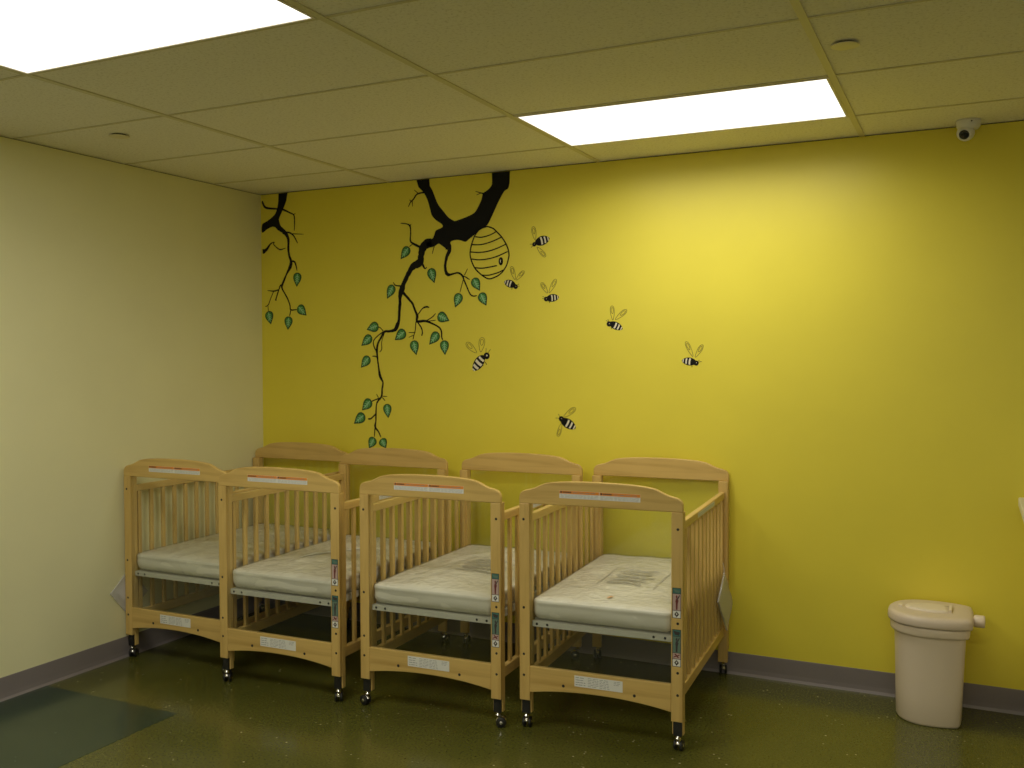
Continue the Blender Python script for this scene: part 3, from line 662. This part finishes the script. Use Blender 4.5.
for i, (loc, rz, _) in enumerate(CRIBS):
    root, strip, m, r = build_mattress(i+1, loc, rz, MLAB[i])
    if i in (2, 3):
        x0, x1, y0, y1 = (-.065, .115, -.205, .075) if i == 3 else (-.06, .13, -.175, .075)
        for k in range(5):
            y = y0+.025+k*(y1-y0-.03)/4.4; x = x0+r.uniform(0, .03)
            for row in (-.008, .008):
                x = x0+r.uniform(0, .03)
                while x < x1-.03:
                    l = r.uniform(.018, .05); strip(x, y+row, min(x+l, x1), y+row+r.uniform(-.004, .004), .012, 0); x += l+r.uniform(.004, .009)
        for a_, b_ in (((x0-.03, y0-.01), (x0-.03, y1+.03)), ((x1+.03, y0-.01), (x1+.03, y1+.03)), ((x0-.03, y1+.03), (x1+.03, y1+.03))): strip(*a_, *b_, .004, 0)
        if i == 3: strip(.008, -.395, .022, -.370, .013, 1)
        pr = m.build('printed_notice', [M['notice'], M['orange_pale']], root); pr['label'] = 'grey printed notice on the plastic'
    if i == 1:
        strip(-.10, -.20, -.02, -.065, .022, 0); strip(-.02, -.065, .12, .10, .016, 0); strip(-.06, -.17, .02, -.05, .008, 0)  # flat white strips painted as the glint on a plastic fold
        pr = m.build('fold_glint', [M['paper']], root); pr['label'] = 'painted glint on a fold in the plastic wrap'

# ------------------------------------------------------------------ instruction booklets in pouches, tied to the crib sides
def booklet(loc, rz, a, b_, ang, label, seed, milky):
    """sheet a x b hung from its top corner in the local y,z plane, x is its thickness"""
    root = empty('instruction_booklet', loc, rz); tag(root, label, 'booklet')
    ca, sa = math.cos(ang), math.sin(ang); r = random.Random(seed)
    def P(u, v, x): # u along a, v along b from the top corner
        return (x, u*ca-v*sa, -(u*sa+v*ca))
    def sheet(name, mat, x0, x1, ins, wob, mt):
        m = MB(); n = 8
        fn = lambda xx: (lambda s, t: P(ins+(a-2*ins)*s, ins+(b_-2*ins)*t, xx+wob*mnoise.noise(Vector((s*4, t*4, seed+xx*200)))))
        m.grid(fn(x0), n, n, 0, True); m.grid(fn(x1), n, n, 0, True, True)
        vs = []; per = [(i/n, 0) for i in range(n)] + [(1, i/n) for i in range(n)] + [(1-i/n, 1) for i in range(n)] + [(0, 1-i/n) for i in range(n)]
        for s, t in per: vs += [fn(x0)(s, t), fn(x1)(s, t)]
        k = len(per); m.add(vs, [(2*i, 2*((i+1) % k), 2*((i+1) % k)+1, 2*i+1) for i in range(k)], 0)
        return m.build(name, mat, root)
    sheet('booklet_pages', M['paper'], .0025, .0045, .018 if not milky else .03, .0008, 1)
    p = sheet('plastic_pouch', M['pouch'], .0, .007, 0, .003, 1); p['label'] = 'milky plastic pouch'
    m = MB(); pts = [(.0035, 0, .0), (.002, .004, .02), (-.002, .0, .045)]
    for (x, y, z), (x2, y2, z2) in zip(pts, pts[1:]):
        w = .0012; m.add([(x-w, y-w, z), (x+w, y-w, z), (x+w, y+w, z), (x-w, y+w, z), (x2-w, y2-w, z2), (x2+w, y2-w, z2), (x2+w, y2+w, z2), (x2-w, y2+w, z2)],
                         [(0, 1, 5, 4), (1, 2, 6, 5), (2, 3, 7, 6), (3, 0, 4, 7)])
    m.build('string', M['string'], root)
def on_crib(i, lx, ly, z):
    (x, y, _), a, _l = CRIBS[i]; c, s = math.cos(a), math.sin(a); return (x+c*lx-s*ly, y+s*lx+c*ly, z)
booklet(on_crib(3, .3275, .343, .505), CRIBS[3][1]-.055, .235, .155, math.radians(46), 'white booklet in a pouch hanging on the outer side of the rightmost crib', 3, False)
booklet(on_crib(0, -.3365, -.458, .436), CRIBS[0][1], .175, .155, math.radians(50), 'milky plastic pouch with booklet between the corner crib and the cream wall', 7, True)

# ------------------------------------------------------------------ beige pail by the yellow wall
pail = empty('diaper_pail', (3.625, -.178, 0)); tag(pail, 'beige plastic lidded pail standing on the floor by the yellow wall', 'pail')
def dshape(rx, ry, flat, n=48):
    """plan of the pail: rounded front and left, flat on the right at x = flat"""
    pts = []
    for i in range(n):
        a = 2*PI*i/n; ca, sa = math.cos(a), math.sin(a)
        k = 1/((abs(ca)**2.25+abs(sa)**2.25)**(1/2.25)); x, y = (rx*1.34 if ca > 0 else rx)*k*ca, ry*k*sa
        if x > flat: x = flat+(x-flat)*.10
        pts.append((x, y))
    return pts
def loft(mb, rings, mi=0, cap0=False, cap1=False, smooth=True):
    n = len(rings[0][1]); vs = []
    for z, ps in rings: vs += [(x, y, z) for x, y in ps]
    fs = [(k*n+i, k*n+(i+1) % n, (k+1)*n+(i+1) % n, (k+1)*n+i) for k in range(len(rings)-1) for i in range(n)]
    mb.add(vs, fs, mi, smooth)
    if cap0: mb.add(vs[:n], [tuple(range(n))[::-1]], mi)
    if cap1: mb.add(vs[-n:], [tuple(range(n))], mi)
mb = MB()
body = [(0.0, .118, .124, .104), (.003, .124, .130, .110), (.012, .128, .133, .114), (.12, .1305, .136, .119), (.25, .133, .139, .124), (.355, .136, .142, .129), (.362, .137, .1425, .130)]
loft(mb, [(z, dshape(a, c, f)) for z, a, c, f in body], 0, True)
rim = [(.362, .137, .1425, .129), (.364, .150, .153, .141), (.368, .152, .155, .143), (.396, .153, .156, .144), (.399, .151, .154, .142)]
loft(mb, [(z, dshape(a, c, f)) for z, a, c, f in rim], 0, False, True)
mb.build('bin_body', M['beige'], pail)
mb = MB(); lid = [(.4005, .153, .156, .145), (.403, .161, .1625, .154), (.410, .1625, .164, .156), (.428, .1615, .163, .155), (.437, .158, .159, .151), (.4425, .151, .152, .144), (.445, .138, .140, .132), (.446, .10, .105, .096), (.4465, .02, .02, .018)]
loft(mb, [(z, dshape(a, c, f)) for z, a, c, f in lid], 0, True, True)
ld = mb.build('lid', M['beige_lid'], pail); ld['label'] = 'darker beige lid'
# oval flap with a straight hinge on the right
mb = MB()
def flap(k, n=36):
    pts = []
    for i in range(n):
        a = 2*PI*i/n; x, y = .096*k*math.cos(a)+.004, .060*k*math.sin(a); pts.append((min(x, .070), y))
    return pts
loft(mb, [(.4435, flap(1.04)), (.4515, flap(1.02)), (.4535, flap(.95)), (.454, flap(.5))], 0, False, True)
mb.box((.070, -.046, .4435), (.080, .046, .458)); fp = mb.build('lid_flap', M['beige_flap'], ld); fp['label'] = 'paler oval flap with straight hinge'
mb = MB(); mb.box((-.122, -.013, .4435), (-.104, .013, .4515)); mb.build('latch', M['beige_flap'], ld, .002)
# round hinge knob on the flat right side
mb = MB(); mb.lathe([(.012, .148), (.012, .160), (.021, .161), (.0245, .165), (.0245, .196), (.022, .201), (.0001, .202)], (0, -.02, .418), 'x', 24); mb.build('hinge_knob', M['beige'], pail)

# ------------------------------------------------------------------ counter at the right edge
ct = empty('counter', (3.946, 0, 0)); tag(ct, 'cream laminate counter end at the right edge, against the yellow wall', 'counter')
mb = MB(); mb.box((0, -.635, .862), (1.9, -.001, .900)); mb.build('countertop', M['laminate'], ct, .006, 3)
mb = MB(); mb.box((.045, -.585, .09), (1.86, -.006, .8615)); mb.box((.06, -.52, 0), (1.84, -.04, .0895)); mb.build('base_cabinet', M['cabinet'], ct)
for k in range(4):
    mb = MB(); mb.box((.06+k*.448, -.604, .12), (.06+k*.448+.44, -.5855, .84)); d = mb.build('door', M['cabinet'], ct, .003)
    mb = MB(); xh = .06+k*.448+(.40 if k % 2 == 0 else .04); mb.lathe([(.005, -.612), (.005, -.63), (.012, -.632), (.012, -.64), (.0001, -.643)], (xh, 0, .74), 'y', 14); mb.build('knob', M['chrome'], d)

# ------------------------------------------------------------------ camera and render settings
f = 951.835; yaw, pitch, roll = .4498, -.0280, -.0029
cy, sy_ = math.cos(yaw), math.sin(yaw); cp, sp = math.cos(pitch), math.sin(pitch)
fw = Vector((-sy_*cp, cy*cp, sp)); rt = Vector((cy, sy_, 0)); up = rt.cross(fw)
rt, up = rt*math.cos(roll)+up*math.sin(roll), up*math.cos(roll)-rt*math.sin(roll)
cam = bpy.data.cameras.new('camera'); co = bpy.data.objects.new('camera', cam); C.objects.link(co)
cam.sensor_fit = 'HORIZONTAL'; cam.sensor_width = 36; cam.lens = f/1024*36; cam.clip_start = .05
co.matrix_world = Matrix(((rt.x, up.x, -fw.x, 3.7677), (rt.y, up.y, -fw.y, -4.4182), (rt.z, up.z, -fw.z, 1.4809), (0, 0, 0, 1)))
sc = bpy.context.scene; sc.camera = co
wd = bpy.data.worlds.new('room_world'); sc.world = wd; wd.use_nodes = True
wd.node_tree.nodes['Background'].inputs[0].default_value = (0, 0, 0, 1)
vs_ = sc.view_settings; vs_.view_transform = 'Standard'; vs_.look = 'None'; vs_.gamma = 1; vs_.use_curve_mapping = False; vs_.exposure = EXPOSURE
sc.cycles.max_bounces = 10; sc.cycles.diffuse_bounces = 5; sc.cycles.glossy_bounces = 4; sc.cycles.transparent_max_bounces = 24
sc.cycles.sample_clamp_indirect = 6; sc.cycles.caustics_reflective = False; sc.cycles.caustics_refractive = False
